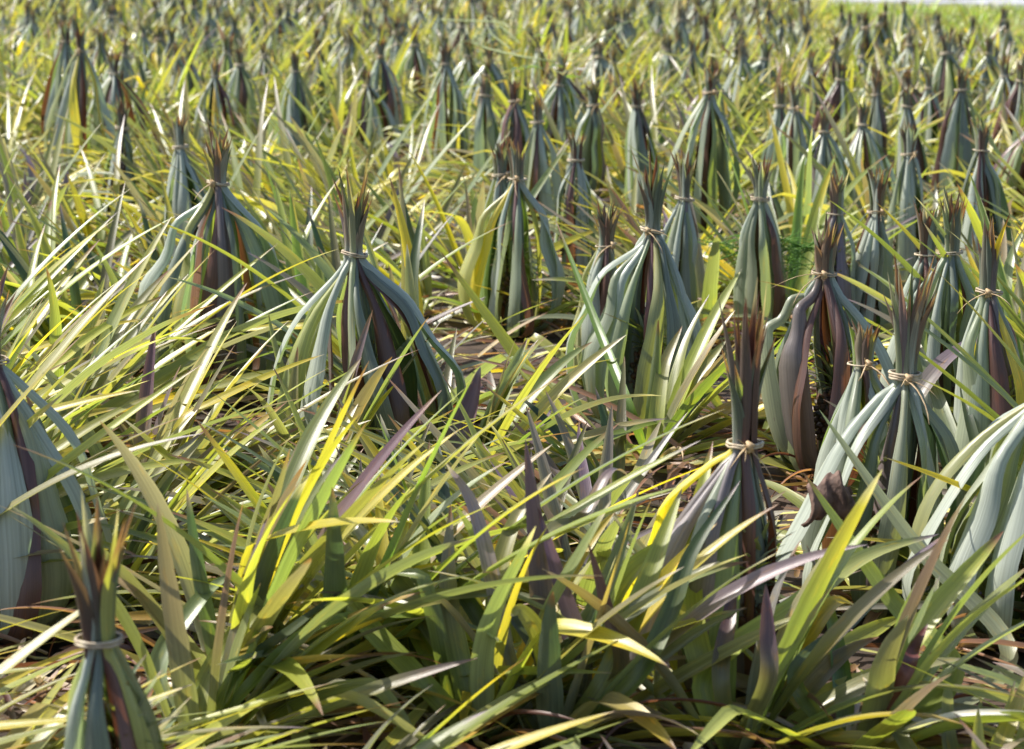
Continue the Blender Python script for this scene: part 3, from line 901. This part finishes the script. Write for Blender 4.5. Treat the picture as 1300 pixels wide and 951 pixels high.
rnd = random.Random(12)
lit = Bag()
for i in range(3200):
    Y = 3.0 + 14 * rnd.random() ** 1.3
    X = rnd.uniform(-1, 1) * (Y * .25 + .3)
    arc_leaf(lit, rnd, rnd.uniform(0, 6.28), rnd.uniform(-.05, .5), rnd.uniform(.2, 1.2), rnd.uniform(.12, .5), rnd.uniform(.01, .035),
             rnd.choice(['brown', 'straw', 'maroon', 'brown', 'brown']), 3, 6, roll=rnd.uniform(-1.5, 1.5), sway=rnd.uniform(-1, 1),
             base=(X, Y, rnd.uniform(.01, .06)), fold=.5)
tag(link('dead_leaf_litter', lit.mesh('dead_leaf_litter')), 'brown and straw dead leaves lying on the soil under the plants', 'leaf litter', kind='stuff')

gr = Bag()
for i in range(36000):
    X = rnd.uniform(1, 12); Y = rnd.uniform(20.5, 50)
    if not green_strip(X, Y) or X > Y * .27 + 1: continue
    if Y > np.interp(X, [1, 3.6, 6.2, 9.5, 13], [60, 56, 47.4, 44, 42]): continue
    hg = .45 - .27 * min(1, max(0, (Y - 24) / 12)) + (.25 if rnd.random() < .04 else 0)
    c = rnd.choice(['grass', 'grass', 'grass', 'lime', 'mid'])
    arc_leaf(gr, rnd, rnd.uniform(0, 6.28), rnd.uniform(.9, 1.5), rnd.uniform(.2, 1.2), hg * rnd.uniform(.6, 1.3), rnd.uniform(.012, .03), c, 3, 5,
             base=(X, Y, 0), fold=.2)
tag(link('verge_grass', gr.mesh('verge_grass')), 'bright yellow-green grass between the field and the road', 'grass', kind='stuff')

# road: a raised strip crossing behind the field on the right
rm = bpy.data.meshes.new('road')
ctr = catmull([(-6, 110), (-1, 75), (3.6, 55), (6.6, 47.5), (9.5, 44.3), (20, 39), (60, 18), (120, -10)], 60)
tg = np.gradient(ctr, axis=0); tg /= np.linalg.norm(tg, axis=1)[:, None]
V, Fc = [], []
for i in range(60):
    nr = np.array([-tg[i][1], tg[i][0]])
    if nr[1] < 0: nr = -nr
    for off, z in ((0, .0), (0.02, .12), (9, .12), (9.02, 0)):
        q = ctr[i] + nr * off; V.append((q[0], q[1], z))
for i in range(59):
    for k in range(3): Fc.append((i * 4 + k, i * 4 + k + 1, i * 4 + k + 5, i * 4 + k + 4))
rm.from_pydata(V, [], Fc); rm.update(); rm.materials.append(M_ROAD)
tag(link('road', rm), kind='structure')

# ------------------------------------------------------------------ weeds, vine, withered sheet
def wander(p, d, n, step, r, wob, pull=(0, 0, 0)):
    pts = [np.array(p, float)]; d = np.array(d, float)
    for _ in range(n):
        d = d + np.array([r.uniform(-wob, wob), r.uniform(-wob, wob), r.uniform(-wob, wob)]) + np.array(pull)
        d /= np.linalg.norm(d); pts.append(pts[-1] + d * step)
    return pts


r3 = random.Random(8)
o = at_z(690, 62, .72)
paths = []
paths.append((catmull([at_z(560, 25, .8), at_z(640, 30, .85), at_z(600, 52, .75), at_z(655, 70, .75), at_z(720, 78, .72), at_z(745, 62, .8), at_z(790, 30, .85), at_z(850, 15, .9)], 60), .006, 1))
paths.append((catmull([at_z(660, 55, .74), at_z(620, 20, .8), at_z(622, 40, .8), at_z(648, 62, .75)], 30), .005, 1))
for k in range(7):
    q = at_z(615 + k * 9 + r3.uniform(-8, 8), r3.uniform(25, 60), .75)
    paths.append((wander(q, (r3.uniform(-1, 1), .1, r3.uniform(-.3, .6)), 16, .035, r3, .5), .004, 1))
base0 = paths[0][0][0].copy()
vm = link('climbing_vine', None, None, (float(o[0]), float(o[1]), 0))
st = tube_mesh('stem', [([np.array(p) - np.array([o[0], o[1], 0]) for p in pts], r_, f_) for pts, r_, f_ in paths], M_VINE, 5)
link('stem', st, vm)
lb = Bag()
for k in range(9):
    q = at_z(690 + r3.uniform(-45, 55), 60 + r3.uniform(-15, 40), .74)
    arc_leaf(lb, r3, r3.uniform(0, 6.28), .3, .8, .10, .07, 'green', 3, 7, base=(q[0] - o[0], q[1] - o[1], q[2]), tip='green', tipstart=1)
link('vine_leaves', lb.mesh('vine_leaves'), vm)
fl = Bag()
fc = at_z(737, 89, .74)
for k in range(5):
    arc_leaf(fl, r3, k * 1.257, .5, .6, .035, .03, 'straw', 3, 6, base=(fc[0] - o[0], fc[1] - o[1], fc[2]), tip='straw', tipstart=1, r0=.002)
link('flower', fl.mesh('flower', M_FLOWER), vm)
tag(vm, 'thin pale green vine twining over the sheaves at the upper centre', 'vine')

# feathery weed
w0 = at_z(985, 400, .1)
paths = []
for k in range(9):
    tipp = at_d(900 + k * 22 + r3.uniform(-12, 12), r3.uniform(285, 350), w0[1] - .1)
    main = catmull([w0, (w0 + tipp) / 2 + np.array([0, 0, .12]), tipp], 16)
    paths.append((main - np.array([w0[0], w0[1], 0]), np.linspace(.003, .001, 16), 1))
    for j in range(5, 15):
        for sgn in (-1, 1):
            b0 = main[j] - np.array([w0[0], w0[1], 0])
            paths.append((wander(b0, (sgn * r3.uniform(.3, 1), r3.uniform(-.4, .4), r3.uniform(-.2, .6)), 5, .016, r3, .25, (0, 0, -.08)), [.0022, .002, .002, .0018, .0015, .001], 1))
wd = link('feathery_weed', tube_mesh('feathery_weed', paths, M_WEED, 4), None, (w0[0], w0[1], 0))
tag(wd, 'feathery green grass weed between the split-tufted and bow-tied sheaves', 'weed')

# withered brown sheet caught between the plants
c0 = at_d(1050, 648, 4.80)
V, Fc = [], []
nu, nv = 18, 12
for j in range(nv + 1):
    for i in range(nu + 1):
        u, v = i / nu, j / nv
        ang = -.5 + 3.0 * v
        rr = .055 + .012 * math.sin(u * 9 + v * 4) + .008 * math.sin(u * 23)
        x = (u - .5) * .13 * (1 - .25 * v) + .01 * math.sin(v * 8)
        V.append((x, -math.cos(ang) * rr * .8, math.sin(ang) * rr + .03 * math.sin(u * 3.1)))
for j in range(nv):
    for i in range(nu):
        a = j * (nu + 1) + i
        Fc.append((a, a + 1, a + nu + 2, a + nu + 1))
me = bpy.data.meshes.new('withered_leaf'); me.from_pydata(V, [], Fc); me.update(); me.materials.append(M_DEAD)
me.polygons.foreach_set('use_smooth', np.ones(len(me.polygons), dtype=bool))
so = link('withered_leaf', me, None, tuple(c0)); so.rotation_euler = (.2, .15, .1)
md = so.modifiers.new('thick', 'SOLIDIFY'); md.thickness = .003
tag(so, 'crumpled brown withered leaf caught between the maroon and pale front sheaves', 'dead leaf')

# fill the tag of unused templates (none left outside the frame)
for k, (t, st) in enumerate(TT):
    if not used_t[k]:
        for ch in list(t.children):
            for c2 in list(ch.children): bpy.data.objects.remove(c2)
            bpy.data.objects.remove(ch)
        bpy.data.objects.remove(t)

# ------------------------------------------------------------------ light, sky, camera
w = bpy.data.worlds.new('World'); SC.world = w; w.use_nodes = True
nt = w.node_tree; bg = nt.nodes['Background']
sky = nt.nodes.new('ShaderNodeTexSky'); sky.sky_type = 'NISHITA'; sky.sun_disc = False
sky.sun_elevation = R(SUN_EL); sky.sun_rotation = R(SUN_AZ); sky.dust_density = 1.5
nt.links.new(sky.outputs[0], bg.inputs[0]); bg.inputs[1].default_value = .125
sl = bpy.data.lights.new('sun', 'SUN'); sl.energy = 5.0; sl.angle = R(.53); sl.color = (1, .95, .86)
so = bpy.data.objects.new('sun', sl); COL.objects.link(so)
sd = Vector((math.sin(R(SUN_AZ)) * math.cos(R(SUN_EL)), math.cos(R(SUN_AZ)) * math.cos(R(SUN_EL)), math.sin(R(SUN_EL))))
so.rotation_euler = sd.to_track_quat('Z', 'Y').to_euler(); so.location = (0, 0, 30)

cam = bpy.data.cameras.new('camera'); co = bpy.data.objects.new('camera', cam); COL.objects.link(co)
cam.sensor_width = 36; cam.lens = F / 1300 * 36; cam.clip_end = 2000; cam.clip_start = .1
cam.dof.use_dof = True; cam.dof.focus_distance = 5.7; cam.dof.aperture_fstop = 5.0; cam.dof.aperture_blades = 7
co.location = (0, 0, H); co.rotation_euler = (R(90) - PITCH, 0, 0)
SC.camera = co
SC.render.engine = 'CYCLES'
SC.cycles.max_bounces = 4; SC.cycles.diffuse_bounces = 2; SC.cycles.transmission_bounces = 6; SC.cycles.transparent_max_bounces = 4
vs = SC.view_settings; vs.view_transform = 'Standard'; vs.look = 'None'; vs.gamma = 1; vs.exposure = .90
